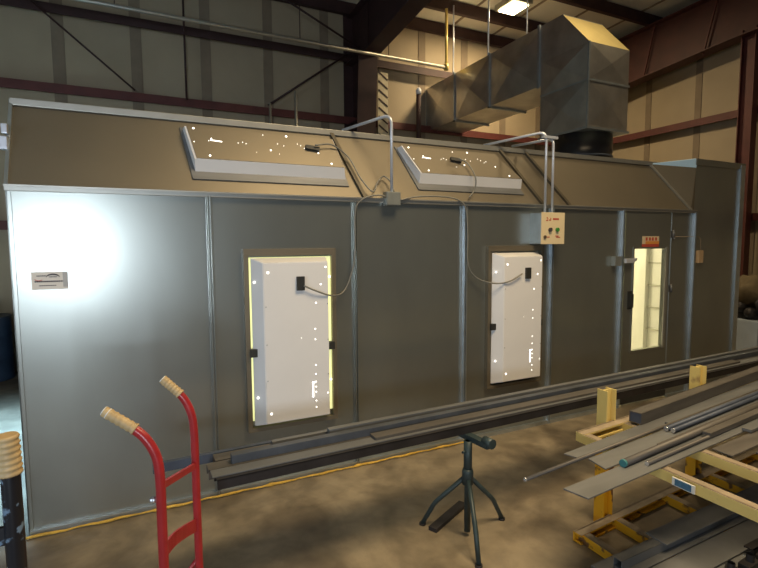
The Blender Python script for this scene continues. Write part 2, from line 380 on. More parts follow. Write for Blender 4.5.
bm=bm_new(); bar(bm,(4.67,-.07,1.64),(4.83,-.05,1.64),.03,.05,bev=.005); bar(bm,(4.83,-.05,1.64),(4.90,-.03,1.655),.02,.03); obj('closer_arm',bm,COND,dr)
for z in (1.93,1.30,.36):
    bm=bm_new(); tube(bm,[(5.535,-.022,z-.045),(5.535,-.022,z+.045)],.012); box(bm,(5.50,-.016,z-.04),(5.57,-.010,z+.04)); obj('hinge',bm,STEEL2,dr)
B('kick_strip',(4.74,-.02,.03),(5.51,-.012,.10),DARKP,dr)
# seam channels (standing flanges)
for x in seams[1:-1]+[XF]:
    w=.075 if x>2 else .045
    bm=bm_new(); box(bm,(x-w/2,-.012,0),(x+w/2,0,H-.02),.002); box(bm,(x-.012,-.035,0),(x-.006,-.012,H-.02)); box(bm,(x+.006,-.035,0),(x+.012,-.012,H-.02))
    obj('seam_channel',bm,FLANGE if x>2 else GALV,bo)
bm=bm_new(); box(bm,(L_-.008,-.008,0),(L_+.018,.0,H)); box(bm,(L_-.008,-.008,0),(L_,.06,H)); obj('corner_trim',bm,GALV,bo)
bm=bm_new(); box(bm,(L_-.01,-.03,H-.03),(XF,.0,H+.0),.003); box(bm,(L_-.01,-.045,H-.004),(XF,0,H+.006)); obj('eave_trim',bm,EAVE,bo)
bm=bm_new(); box(bm,(L_,-.03,0),(4.70,0,.035)); box(bm,(5.53,-.03,0),(R_,0,.035)); obj('base_track',bm,FLANGE,bo)
# sloped upper panels
def hp(x,t,off=0.):
    n=Vector((0,-(HR-H),SB)).normalized(); return Vector((x,SB*t,H+(HR-H)*t))+n*off
ribs=[(1.64,1.46),(3.545,3.23),(3.90,3.56)]
def hip_panel(xb0,xt0,xb1,xt1):
    bm=bm_new(); n=Vector((0,(HR-H),-SB)).normalized()*.04
    poly(bm,[hp(xb0,0),hp(xb1,0),hp(xt1,1),hp(xt0,1)],n); return obj('sloped_panel',bm,HIPM,bo)
lx=[(L_,L_)]+ribs+[(5.87,5.50)]
for (a,at),(b,bt) in zip(lx,lx[1:]): hip_panel(a,at,b,bt)
for xb,xt in ribs:
    bm=bm_new(); a=hp(xb,0,.012);b=hp(xt,1,.012); bar(bm,a,b,.03,.024,hp(0,0,1)-hp(0,0)); obj('slope_rib',bm,RIBM,bo)
bm=bm_new(); bar(bm,hp(5.87,.0,.01),hp(5.50,1,.01),.03,.016,hp(0,0,1)-hp(0,0)); obj('slope_end_flashing',bm,EAVE,bo)
bm=bm_new(); poly(bm,[(5.87,0,H),(5.93,0,H),(5.93,0,2.71),(5.50,SB,HR)],(.02,.03,0)); obj('gusset_panel',bm,HIPM,bo)
bm=bm_new(); poly(bm,[(5.50,SB-.002,HR+.005),(5.93,-.004,2.71),(5.93,-.004,2.815)],(.0,.012,.004)); obj('gusset_flashing',bm,mat('flashing_reflection_blue',(.50,.74,.98),.45,0,.04,4),bo,'triangular flashing with a blue daylight reflection painted in its colour')  # blue daylight reflection put into the flashing's base colour
bm=bm_new(); box(bm,(L_-.01,SB-.025,HR-.015),(XF,SB+.03,HR+.03),.003); obj('ridge_trim',bm,EAVE,bo)
B('roof_sheet',(L_,SB,HR-.04),(R_,DEPTH,HR-.02),GALV,bo)
bm=bm_new(); poly(bm,[(L_-.002,.05,0),(L_-.002,DEPTH,0),(L_-.002,DEPTH,HR),(L_-.002,SB,HR),(L_-.002,.05,H+.06)],(.04,0,0)); obj('end_panel',bm,GALV,bo)
bm=bm_new(); bar(bm,(L_-.004,0,H),(L_-.004,SB,HR+.02),.02,.02,(1,0,0)); obj('end_trim',bm,FLANGE,bo)
B('rear_panel',(L_,DEPTH-.05,0),(R_,DEPTH,HR),WHITE2,bo)
# end tower (exhaust chamber)
tw=2.80
B('tower_panel',(XF,0,0),(R_,.05,tw),GALV,bo); B('tower_side',(XF+.002,.052,H),(XF+.05,1.3,tw),GALV,bo)
B('tower_side',(R_-.05,0,0),(R_,DEPTH,tw),GALV,bo)
B('tower_top',(XF,0,tw),(R_,1.3,tw+.012),GALV,bo)
bm=bm_new(); box(bm,(XF-.01,-.015,tw-.06),(R_+.01,0,tw+.015),.003); obj('tower_top_trim',bm,GALV,bo)
B('tower_corner_trim',(R_-.085,-.02,0),(R_+.005,0,tw-.01),FLANGE,bo)
# interior seen through the door window
B('interior_floor',(L_+.05,.05,.0),(R_-.05,DEPTH-.05,.012),WHITE2,bo)
B('interior_ceiling',(L_+.05,.31,HR-.08),(R_-.05,DEPTH-.05,HR-.04),WHITE2,bo)
B('interior_end_wall',(R_-.10,.05,0),(R_-.055,DEPTH-.05,HR-.1),WHITE2,bo)
B('interior_column',(R_-.18,1.16,0),(R_-.10,1.26,HR-.1),WHITE2,bo)
bm=bm_new()
for z in [x*.33+.2 for x in range(8)]: box(bm,(R_-.125,.06,z),(R_-.10,1.16,z+.02))
for y in (.3,.75): box(bm,(R_-.12,y,.2),(R_-.10,y+.015,2.5))
obj('filter_rack',bm,mat('filter_rail',(.55,.53,.45),.5),bo)
B('interior_light',(4.6,2.9,2.62),(5.8,3.1,2.68),TUBEE,bo); B('interior_light',(5.9,.6,2.62),(6.1,1.0,2.68),TUBEE,bo)
# ---------------------------------------------------------------- wall light fixtures
def wall_fixture(x0,x1,z0,z1,label,gap=True):
    t=thing('wall_light_fixture',label,'light',((x0+x1)/2,0,z0),None)
    bm=bm_new(); 
    for q in (((x0-.035,z1-.0),(x1+.035,z1+.05)),((x0-.035,z0-.02),(x0,z1)),((x1,z0-.02),(x1+.035,z1)),((x0-.035,z0-.05),(x1+.035,z0-.02))): box(bm,(q[0][0],-.045,q[0][1]),(q[1][0],0,q[1][1]),.002)
    obj('mounting_frame',bm,HIPM,t)
    if gap: B('gap_glow',(x0+.002,-.02,z0+.03),(x1-.002,-.001,z1-.012),GAPGLOW,t)
    # tapered housing
    bm=bm_new(); a=[(x0+.012,-.03,z0-.005),(x1-.045,-.03,z0-.005),(x1-.045,-.03,z1-.014),(x0+.012,-.03,z1-.014)]; b=[(x0+.085,-.125,z0+.025),(x1-.06,-.125,z0+.025),(x1-.06,-.125,z1-.05),(x0+.085,-.125,z1-.05)]
    va=[bm.verts.new(v) for v in a];vb=[bm.verts.new(v) for v in b]; bm.faces.new(va[::-1]); bm.faces.new(vb)
    for k in range(4): bm.faces.new((va[k],va[(k+1)%4],vb[(k+1)%4],vb[k]))
    bmesh.ops.recalc_face_normals(bm,faces=bm.faces[:]); bmesh.ops.bevel(bm,geom=bm.edges[:],offset=.004,segments=2,affect='EDGES')
    obj('housing',bm,WHITE,t)
    zm=(z0+z1)/2-.08
    for xa,xb,yy in ((x0-.01,x0+.07,-.07),(x1-.07,x1+.01,-.07)): B('clip',(xa,yy,zm-.03),(xb,yy+.05,zm+.03),DARKP,t,.003)
    cx=x0+.36 if x1-x0>.5 else x0+.3
    pl=B('junction_plate',(cx-.03,-.145,z1-.26),(cx+.03,-.125,z1-.155),DARKP,t,.003)
    def speck(px,pz,r=.006,dy=-.1265):
        bm=bm_new(); tube(bm,[(px,dy+.001,pz),(px,dy,pz)],r*.8,10,smooth=False); obj('glow_speck',bm,SPECK,t,'small bright glowing speck')
    for px,pz,r in ((x0+.12,z1-.12,.011),(x1-.08,z1-.09,.008),(x1-.12,z1-.22,.008),(x1-.16,z1-.36,.007),(x1-.17,z1-.56,.006),(x1-.17,z1-.64,.006),(x1-.28,z1-.62,.003),(x1-.17,z0+.43,.006),(x1-.17,z0+.36,.006),(x1-.17,z0+.30,.006),(x1-.17,z0+.26,.006),(x1-.17,z0+.22,.006),(x1-.17,z0+.15,.006),(x1-.17,z0+.10,.006),(x0+.12,z0+.10,.011),(x1-.075,z0+.20,.006)): speck(px,pz,r)
    for px,pz in ((x0+.03,z1-.19),(x0+.035,z0+.22)): speck(px,pz,.011,-.075)
    for px,pz in ((x1-.02,z1-.17),(x1-.02,z0+.28)): speck(px,pz,.011,-.048)
    bm=bm_new(); box(bm,(x1-.198,-.1275,z0+.18),(x1-.190,-.1265,z0+.30)); box(bm,(x1-.198,-.1275,z0+.292),(x1-.175,-.1265,z0+.30)); obj('glow_slot',bm,SPECK,t,'bright glowing slot')
    for zz in (z0+.35,z0+.62,z0+.9):
        for xx in (x0+.1,x1-.068):
            bm=bm_new(); bmesh.ops.create_icosphere(bm,subdivisions=1,radius=.005,matrix=Matrix.Translation((xx,-.126,zz))); obj('rivet',bm,JB,t)
    return t
wall_fixture(.69,1.33,.49,1.76,'white upright light box on the booth wall, larger one nearer the hand truck')
wall_fixture(2.895,3.50,.52,1.765,'white upright light box on the booth wall left of the cream control box',False)
def slope_fixture(xb0,xt0,xb1,xt1,tb,tt,label):
    t=thing('slope_light_fixture',label,'light',tuple(hp(xb0,tb)))
    h=.07
    bm=bm_new(); poly(bm,[hp(xb0-.02,tb-.1),hp(xb1+.02,tb-.1),hp(xt1+.02,tt+.03),hp(xt0-.02,tt+.03)],hp(0,0,.012)-hp(0,0)); obj('mounting_frame',bm,STEEL2,t)
    bm=bm_new(); dt=.09; a=[hp(xb0,tb,.012),hp(xb1,tb,.012),hp(xt1,tt,.012),hp(xt0,tt,.012)]; b=[hp(xb0-.005,tb+dt,h+.012),hp(xb1-.02,tb+dt,h+.012),hp(xt1-.02,tt-.04,h+.012),hp(xt0+.005,tt-.04,h+.012)]
    va=[bm.verts.new(v) for v in a];vb=[bm.verts.new(v) for v in b]; bm.faces.new(va[::-1]); bm.faces.new(vb)
    for k in range(4): bm.faces.new((va[k],va[(k+1)%4],vb[(k+1)%4],vb[k]))
    obj('housing',bm,WHITE,t)
    bm=bm_new(); poly(bm,[hp(xb0+.008,tb+dt+.005,h+.0125),hp(xb1-.024,tb+dt+.005,h+.0125),hp(xt1-.024,tt-.045,h+.0125),hp(xt0+.018,tt-.045,h+.0125)],hp(0,0,.004)-hp(0,0)); obj('cover_sheet',bm,HIPM,t,'dull metal cover sheet')
    cx=xb0+(xb1-xb0)*(.72 if xb0<1 else .30)
    bm=bm_new(); n=hp(0,0,1)-hp(0,0); bar(bm,hp(cx,.62,h+.03),hp(cx+.11,.60,h+.03),.035,.02,n); obj('junction_plate',bm,DARKP,t)
    def sp(u,v): return hp((xb0+(xb1-xb0)*u)*(1-v)+(xt0+(xt1-xt0)*u)*v,tb+(tt-tb)*v,h+.0175)
    n=(hp(0,0,1)-hp(0,0))*.0015
    for u,v,r in ((.10,.24,.010),(.90,.24,.010),(.50,.48,.009),(.83,.50,.008),(.14,.66,.007),(.12,.60,.004),(.30,.60,.004),(.33,.63,.004),(.35,.60,.004),(.48,.86,.005),(.05,.88,.010),(.64,.88,.011),(.56,.66,.004),(.60,.62,.004),(.72,.66,.004),(.74,.60,.004),(.77,.64,.004),(.70,.70,.004),(.03,.55,.005),(.55,.40,.003),(.40,.40,.003)):
        bm=bm_new(); p=sp(u,v); tube(bm,[p,p+n],r*.72,10,smooth=False); obj('glow_speck',bm,SPECK,t,'small bright glowing speck')
    bm=bm_new(); bar(bm,sp(.13,.62)+n*.5,sp(.20,.60)+n*.5,.008,.001,hp(0,0,1)-hp(0,0)); obj('glow_slot',bm,SPECK,t,'bright glowing slot')
    return t
slope_fixture(.36,.30,1.50,1.45,.27,.84,'long low light box on the left sloped panel above the first upright light')
slope_fixture(2.19,2.06,3.33,3.10,.27,.84,'long low light box on the sloped panel right of the upright conduit')
# ---------------------------------------------------------------- electrical bits
def cable(pts,label,r=.0062): return tag(T('cable',spline(pts,7),r,CABLE,None,8),label,'cable')
cable([(1.07,-.15,1.535),(1.17,-.15,1.49),(1.30,-.125,1.448),(1.42,-.07,1.47),(1.50,-.045,1.62),(1.53,-.045,1.8),(1.535,-.045,2.1),(1.60,-.055,2.20),(1.73,-.06,2.235),(1.80,-.06,2.225)],'grey cable looping from the left upright light up the seam to the junction box')
cable([tuple(hp(1.25,.62,.13)),tuple(hp(1.40,.66,.12)),tuple(hp(1.55,.55,.06)),tuple(hp(1.62,.25,.05)),tuple(hp(1.70,.06,.05)),tuple(hp(1.76,.2,.05)),tuple(hp(1.84,.32,.04)),tuple(hp(1.89,.22,.05)),(1.88,-.05,2.27)],'grey cable from the left sloped light arching down to the junction box')
cable([(1.93,-.06,2.20),(2.1,-.05,2.235),(2.35,-.05,2.245),(2.52,-.05,2.22),(2.60,-.05,2.14),(2.625,-.045,1.9),(2.63,-.045,1.66),(2.72,-.05,1.53),(2.88,-.10,1.475),(3.02,-.145,1.49),(3.17,-.15,1.555)],'grey cable running from the junction box along the eave down to the right upright light')
cable([tuple(hp(2.60,.60,.13)),tuple(hp(2.68,.52,.13)),tuple(hp(2.72,.30,.125)),tuple(hp(2.72,.16,.07)),tuple(hp(2.66,.05,.03))],'short grey cable hanging over the right sloped light')
t=thing('junction_box','small square grey junction box at the foot of the upright conduit','junction box',(1.865,0,2.15))
B('box_body',(1.80,-.075,2.155),(1.93,-.012,2.265),JB,t,.004); B('cover',(1.805,-.08,2.16),(1.925,-.075,2.26),JB,t,.002)
tag(T('conduit',fillet([(1.857,-.055,2.26),(1.857,-.055,2.885),(1.59,.34,2.815)],.08),.0125,COND,None,12),'bent bright conduit rising from the junction box and turning back over the roof','conduit')
tag(T('conduit',fillet([(3.49,-.09,2.12),(3.49,-.09,2.89),(3.10,.36,2.81)],.08),.0125,COND,None,12),'left bright conduit of the pair rising from the cream control box','conduit')
tag(T('conduit',fillet([(3.58,-.09,2.12),(3.58,-.09,2.83),(3.50,.40,2.84)],.06),.0125,COND,None,12),'right bright conduit of the pair rising from the cream control box','conduit')
t=thing('conduit_bracket','small bright bracket tying the two conduits where they bend over the roof','bracket',(3.53,-.08,2.84))
B('strap',(3.44,-.11,2.825),(3.62,-.075,2.85),COND,t,.003)
t=thing('control_box','cream control box with red lettering and two buttons right of the second light','control box',(3.55,-.15,1.83))
B('enclosure',(3.39,-.145,1.83),(3.68,0,2.125),FLANGE,t,.004,'bare metal box body')
B('front_cover',(3.388,-.155,1.828),(3.682,-.145,2.128),CREAM,t,.002,'cream front cover')
def text(name,s,loc,size,m,parent,rot=(math.pi/2,0,0),ext=.0008,sx=1.):
    cu=bpy.data.curves.new(name,'FONT'); cu.body=s; cu.size=size; cu.extrude=ext; cu.align_x='CENTER'; cu.align_y='CENTER'
    tmp=bpy.data.objects.new('tmp',cu); COL.objects.link(tmp); bpy.context.view_layer.update()
    me=bpy.data.meshes.new_from_object(tmp.evaluated_get(bpy.context.evaluated_depsgraph_get()))
    bpy.data.objects.remove(tmp)
    me.transform(Matrix.Translation(Vector(loc))@Matrix.Rotation(rot[2],4,'Z')@Matrix.Rotation(rot[0],4,'X')@Matrix.Diagonal((sx,1,1,1)))
    me.materials.clear(); me.materials.append(m)
    o=bpy.data.objects.new(name,me); COL.objects.link(o); o.parent=parent
    if parent: o.data.transform(Matrix.Translation(-parent.location))
    return o
fr=-.156
bm=bm_new()
for x,z,w,h in ((3.455,2.078,.012,.010),(3.463,2.066,.010,.010),(3.455,2.052,.024,.009),(3.500,2.070,.010,.012),(3.492,2.056,.026,.010),(3.567,2.066,.075,.016)): box(bm,(x-w/2,fr-.001,z-h/2),(x+w/2,fr,z+h/2))
obj('red_lettering',bm,REDT,t,'red logo and lettering')
bm=bm_new()
for x,z,w in ((3.475,1.895,.035),(3.585,1.905,.045),(3.60,1.893,.05),(3.435,1.895,.02)): box(bm,(x-w/2,fr-.001,z-.004),(x+w/2,fr,z+.004))
obj('caption_lettering',bm,REDT,t)
def cyl_y(bm,x,y,z,r,h,n=20): tube(bm,[(x,y,z),(x,y-h,z)],r,n,smooth=False)
for x,m,l in ((3.492,BLKT,'black push button'),(3.582,GRNB,'green push button')):
    bm=bm_new(); cyl_y(bm,x,fr,1.965,.019,.018); obj('button',bm,m,t,l)
bm=bm_new(); cyl_y(bm,3.43,fr,1.895,.016,.01); obj('key_switch',bm,BRNBAR,t)
# maker sticker
t=thing('sticker','pale maker sticker with an arched dark swoosh on the leftmost booth panel','sticker',(-.53,-.001,1.62))
B('backing',(-.628,-.003,1.572),(-.436,-.0005,1.682),STKR,t)
bm=bm_new(); pts=[]
for k in range(13):
    a=math.pi*(.05+.9*k/12); pts.append((-.515+.036*math.cos(a),-.004,1.645+.022*math.sin(a)))
tube(bm,pts,[.001+.004*math.sin(math.pi*k/12) for k in range(13)],6); obj('swoosh',bm,BLKT,t,'dark arched swoosh')
bm=bm_new(); pts=[(-.59+.022*math.cos(math.pi*(1.1+.7*k/8)),-.004,1.642+.014*math.sin(math.pi*(1.1+.7*k/8))) for k in range(9)]
tube(bm,pts,.0022,6); obj('swoosh',bm,REDT,t,'small red curl')
bm=bm_new(); rnd=random.Random(3)
def dashes(x0,x1,z,h):
    x=x0
    while x<x1:
        w=rnd.uniform(.004,.012); box(bm,(x,-.0045,z),(min(x+w,x1),-.003,z+h)); x+=w+.002
dashes(-.60,-.55,1.655,.006); dashes(-.535,-.495,1.648,.005); dashes(-.612,-.462,1.618,.009); dashes(-.59,-.50,1.594,.005)
obj('lettering',bm,BLKT,t)
B('dark_corner',(-.462,-.0048,1.585),(-.436,-.003,1.682),STKG,t)
# door sign
t=thing('door_sign','small tan and orange warning sign above the glowing door window','sign',(5.15,-.013,1.80))
B('backing',(5.01,-.017,1.79),(5.29,-.0135,1.905),TANS,t); B('red_band',(5.0,-.018,1.785),(5.29,-.0172,1.818),REDT,t); B('orange_band',(5.06,-.018,1.818),(5.29,-.0172,1.85),ORNG,t)
bm=bm_new()
for x in (5.075,5.13,5.18,5.235): box(bm,(x-.016,-.0185,1.856),(x+.016,-.0175,1.892))
obj('lettering',bm,REDT,t)
# door latch box
t=thing('door_switch_box','small grey switch box on the seam left of the booth door','switch box',(4.575,0,1.58))
B('box_body',(4.535,-.055,1.585),(4.63,0,1.69),JB,t,.006)
# thin wire and small cream box on the tower
t=thing('pressure_gauge_box','little cream box hanging from a wire on the end tower','box',(6.045,0,1.58))
B('box_body',(6.0,-.04,1.585),(6.09,-.001,1.735),mat('tan_plastic',(.55,.38,.22),.5),t,.006)
T('feed_wire',[(6.06,-.02,1.73),(6.06,-.015,1.86),(6.03,-.012,1.90),(5.56,-.012,1.90)],.003,mat('tan_wire',(.40,.30,.20),.6),t,8)
bm=bm_new(); 
for z in (1.88,1.935): bmesh.ops.create_icosphere(bm,subdivisions=2,radius=.014,matrix=Matrix.Translation((5.55,-.02,z)))
obj('wire_clamp',bm,EAVE,t)
# added block standing in for a glint at the booth's upper left corner
t=thing('corner_glint','small added block standing in for a glint on the upper left end of the booth','bracket',(-.75,.12,2.5))
bm=bm_new(); box(bm,(-.765,.10,2.44),(-.7225,.16,2.52),.006); box(bm,(-.755,.12,2.54),(-.7225,.16,2.60),.006); obj('glint_block',bm,COND,t)
# yellow sealant along the booth foot
t=bm_new(); pts=[]; rnd=random.Random(5)
for k in range(97):
    x=-.74+k*.036; pts.append((x,-.055+.004*math.sin(k*.9),.012+rnd.uniform(0,.004)))
tube(t,pts,[.0085*(1+.25*math.sin(k*.6))*(1.6 if rnd.random()<.12 and k>20 else 1) for k in range(97)],8)
tag(obj('sealant_bead',t,YFOAM),'lumpy yellow sealant line on the floor along the booth foot','sealant')
# ---------------------------------------------------------------- steel stock on the tripod stand
def flat(name,p,q,w,h,m,label,cat='steel bar',group=None,bev=.0015,up=(0,0,1)):
    bm=bm_new(); bar(bm,p,q,w,h,up,bev); return tag(obj(name,bm,m),label,cat,group)
def angle(name,p,q,w,h,m,label,t=.007,side=-1,group=None):
    p=Vector(p);q=Vector(q); bm=bm_new(); x=(q-p).normalized(); y=Vector((0,0,1)).cross(x).normalized()
    bar(bm,p+Vector((0,0,h/2-t/2)),q+Vector((0,0,h/2-t/2)),w,t); bar(bm,p+y*side*(w/2-t/2),q+y*side*(w/2-t/2),t,h)
    return tag(obj(name,bm,m),label,'steel bar',group)
def chan(name,p,q,w,h,m,label,t=.008,group=None):
    p=Vector(p);q=Vector(q); bm=bm_new(); x=(q-p).normalized(); y=Vector((0,0,1)).cross(x).normalized()
    bar(bm,p+Vector((0,0,h/2-t/2)),q+Vector((0,0,h/2-t/2)),w,t)
    for s in (1,-1): bar(bm,p+y*s*(w/2-t/2)-Vector((0,0,.001)),q+y*s*(w/2-t/2)-Vector((0,0,.001)),t,h)
    return tag(obj(name,bm,m),label,'steel bar',group)
def dirx(x,x0,y0,k=.026): return y0+(x-x0)*k
def SY(off,x): return -1.24+off+(x-.28)*.026
chan('steel_channel',(.28,SY(.055,.28),.675),(6.7,SY(.055,6.7),.675),.11,.052,STEELD,'front dark steel channel of the long stack laid along the booth')
flat('flat_bar',(.262,SY(.065,.26),.7045),(6.7,SY(.065,6.7),.7045),.085,.006,STEEL2,'brown-grey flat bar lying on the front channel of the long stack')
chan('steel_channel',(.255,SY(.17,.25),.675),(6.6,SY(.17,6.6),.675),.085,.05,STEEL,'second long steel channel behind the front one in the long stack')
flat('square_tube',(.375,SY(.165,.37),.7225),(6.4,SY(.165,6.4),.7225),.045,.045,mat('blued_steel',(.09,.10,.12),.5,.4,.2,7),'blue-grey square tube lying on top of the second channel of the long stack')
chan('steel_channel',(.30,SY(.27,.3),.675),(6.7,SY(.27,6.7),.675),.09,.05,STEEL,'third steel channel at the back of the long stack')
flat('flat_bar',(.0,SY(.345,.0),.675),(6.8,SY(.345,6.8),.675),.03,.05,STEELB,'slim bar sticking out furthest left at the back of the long stack')
flat('flat_bar',(.62,SY(.29,.6),.712),(6.9,SY(.29,6.9),.712),.033,.022,STEEL2,'narrow flat bar on top of the back channel of the long stack')
flat('flat_bar',(1.17,SY(.085,1.17),.7155),(5.0,SY(.085,5.0),.7155),.075,.016,STEEL,'brown flat bar starting part way along on top of the front of the long stack')
flat('square_tube',(.95,SY(.245,.95),.7255),(7.2,SY(.245,7.2),.7255),.04,.048,STEEL2,'raised square tube along the back of the long stack')
# tripod stand
def stand(x,y,label):
    t=thing('tripod_stand',label,'stand',(x,y,0))
    T('post',[(x,y,.03),(x,y,.62)],.020,TEAL,t,14)
    T('inner_post',[(x,y,.40),(x,y,.62)],.026,TEAL,t,14)
    bm=bm_new(); lathe(bm,[(.034,.34),(.036,.42),(.03,.44)],(x,y,0),20); obj('hub_collar',bm,TEAL,t)
    bm=bm_new(); bar(bm,(x-.0,y+.28,.630),(x+.05,y-.15,.630),.05,.035,bev=.004); obj('head_arm',bm,TEAL,t)
    bm=bm_new(); tube(bm,[(x+.05,y-.10,.647),(x+.055,y-.17,.647)],.03,14); obj('stop_roller',bm,TEAL,t)
    for a in (-.413,.413+math.pi*0,):pass
    fx,fy=-.118-x+x,-.275
    for dx,dy in ((-.19,.23),(.314,.045),(-.118,-.275)):
        T('leg',fillet([(x,y,.40),(x+dx*.72,y+dy*.72,.17),(x+dx,y+dy,.012)],.03),.015,TEAL,t,10)
        bm=bm_new(); lathe(bm,[(.022,.0),(.022,.012)],(x+dx,y+dy,0),14); obj('foot',bm,STEELD,t)
    bm=bm_new(); tube(bm,[(x-.03,y-.01,.56),(x-.055,y-.02,.56)],.008,8); obj('clamp_screw',bm,TEAL,t)
    return t
stand(1.776,-1.235,'dark teal tripod stand holding the long stack of steel bars')
stand(5.6,-1.0,'dark tripod stand under the right end of the long stack')
flat('scrap_bar',(1.60,-1.105,.014),(1.96,-.93,.014),.06,.026,STEELD,'dark flat bar lying on the floor behind the tripod stand','scrap bar')
# ---------------------------------------------------------------- yellow rack
rk=thing('steel_rack','rust-spotted yellow two-level steel rack carrying plates and bars at lower right','rack',(2.7,-1.9,0))
YB=-1.55; RX1=6.0
def yb(x): return YB+.085*(x-2.66)
def rail(name,p,q,h,m): 
    bm=bm_new(); cbeam(bm,p,q,h,.055,(0,0,1),-1); 
    p=Vector(p);q=Vector(q)
    for f in bm.faces:
        if f.normal.z>.9 and f.calc_center_median().z>p.z: f.material_index=1
    return obj(name,bm,[m,YTOP],rk)
def ladder(zc,h,m,rungs,YF,y_back=YB):
    rail('side_rail',(2.33,yb(2.33),zc),(RX1,yb(RX1),zc),h,m); rail('side_rail',(2.33,YF,zc),(RX1,YF,zc),h,m)
    for x in rungs:
        bm=bm_new(); cbeam(bm,(x,yb(x)-.002,zc-.002),(x,YF+.01,zc-.002),h-.003,.05,(0,0,1),1)
        for f in bm.faces:
            f.normal_update()
            if f.normal.z>.9 and f.calc_center_median().z>zc: f.material_index=1
        obj('rung',bm,[m,YTOP],rk)
ladder(.034,.06,YEL,(2.36,2.68,3.26,3.85,4.6,5.4),-2.75)
ladder(.671,.056,YELP,(2.335,2.72,3.8,4.9,5.9),-2.95)
for x in (2.66,3.77,5.2):
    for y in (yb(x)+.035,-2.72):
        bm=bm_new(); ibeam(bm,(x,y,.0),(x,y,.64),.085,.075,(1,0,0),.009,.009); obj('post',bm,YEL,rk)
        if y>-2: bm=bm_new(); ibeam(bm,(x,y,.643),(x,y,.90),.085,.075,(1,0,0),.009,.009); obj('upright_stub',bm,YELP,rk)
lb=B('paper_label',(2.305,-2.30,.652),(2.312,-2.19,.692),WLAB,rk); 
B('blue_print',(2.3035,-2.285,.656),(2.305,-2.205,.688),BLUEL,lb)
# stock on the rack's upper level
Z1=.70
def along(x0,y0,L,k=.06): return (x0,y0),(x0+L,y0+L*k)
def plate(x0,y0,y1,L,z,m,label,th=.008,k=.06,skew=.03,name='steel_plate',cat='steel plate',group=None):
    """flat strip: left end from (x0,y0) front to (x0-skew,y1) back"""
    bm=bm_new(); poly(bm,[(x0,y0,z),(x0+L,y0+L*k,z),(x0+L,y1+L*k,z),(x0-skew,y1,z)],(0,0,th)); bmesh.ops.bevel(bm,geom=bm.edges[:],offset=.0015,segments=1,affect='EDGES')
    return tag(obj(name,bm,m),label,cat,group)
plate(2.035,-1.875,-1.785,3.4,Z1+.002,STEEL2,'narrow grey plate furthest back of those overhanging the rack left end',k=.128)
plate(2.055,-2.010,-1.885,3.6,Z1,STEEL2,'wide grey plate in the middle overhanging the rack left end',k=.11,skew=-.02)
plate(1.745,-2.175,-2.058,3.2,Z1,STEEL2,'grey plate reaching furthest left over the upright rack post',k=.095)
plate(2.785,-2.205,-2.10,2.8,Z1,STEEL,'short brown-grey plate lying across the second pale rack beam',k=.08,skew=.0)
plate(2.95,-2.33,-2.23,2.8,Z1,STEEL,'brown plate at the right edge lying on the rack beams',k=.08,skew=.0)
o=tag(T('round_bar',[(1.600,-1.93,.717),(4.3,-1.62,.717)],.010,STEEL,None,10),'thin round bar sticking out far left of the rack','steel bar'); T('cut_end',[(1.598,-1.9302,.717),(1.606,-1.9293,.717)],.0103,TIP,o,10)
o=tag(T('steel_pipe',[(2.152,-2.035,.728),(4.9,-1.72,.728)],.019,STEEL,None,18),'round steel pipe with a teal painted end lying on the rack plates','pipe')
T('painted_end',[(2.146,-2.0358,.728),(2.160,-2.034,.728)],.0197,TEALEND,o,18,'teal painted pipe end')
o=tag(T('round_bar',[(2.272,-2.078,.719),(4.9,-1.80,.719)],.011,STEEL,None,12),'slim round bar with a bright end beside the teal-ended pipe','steel bar')
T('cut_end',[(2.270,-2.0782,.719),(2.274,-2.078,.719)],.0113,TIP,o,12)
for (x,y,lab) in ((2.79,-1.832,'left of the two small blue-grey rods with bright ends on the rack'),(2.80,-1.868,'right of the two small blue-grey rods with bright ends on the rack')):
    o=tag(T('blue_rod',[(x,y,.725),(5.4,y+.30,.725)],.014,STEELB,None,12),lab,'steel bar'); T('cut_end',[(x-.002,y,.725),(x+.003,y,.725)],.0143,TIP,o,12)
flat('flat_bar',(2.9,-1.77,.716),(5.6,-1.47,.716),.04,.014,STEEL2,'narrow brown bar between the blue-grey rods and the box beam on the rack')
flat('flat_bar',(2.55,-1.955,.714),(5.4,-1.62,.714),.03,.012,STEEL,'brown strip lying along the middle plate of the rack')
flat('flat_bar',(2.9,-2.0,.735),(5.5,-1.72,.735),.045,.018,STEEL,'brown bar raised behind the teal-ended pipe')
flat('flat_bar',(3.2,-2.055,.722),(5.6,-1.80,.722),.05,.016,STEEL2,'grey-brown bar lying beside the slim bright-ended bar')
bm=bm_new(); p=Vector((2.74,-1.664,.748));q=Vector((5.2,-1.33,.748)); x=(q-p).normalized(); y=Vector((0,0,1)).cross(x)
for s in (1,-1):
    bar(bm,p+y*s*.037,q+y*s*.037,.006,.070); bar(bm,p+Vector((0,0,s*.032)),q+Vector((0,0,s*.032)),.076,.006)
o=tag(obj('box_beam',bm,STEEL),'square hollow box beam with a dark blue open end behind the rack plates','steel beam')
bm=bm_new(); bar(bm,p+x*.004,p+x*.012,.072,.060); obj('end_shadow_plug',bm,STEELB,o)  # dark blue plug standing in for shade inside the hollow end
bpy.data.objects[o.name].children[0].name='end_shade_plate'
flat('flat_bar',(3.9,-1.42,.709),(5.4,-1.24,.709),.06,.016,STEELD,'dark bar behind the box beam on the rack')
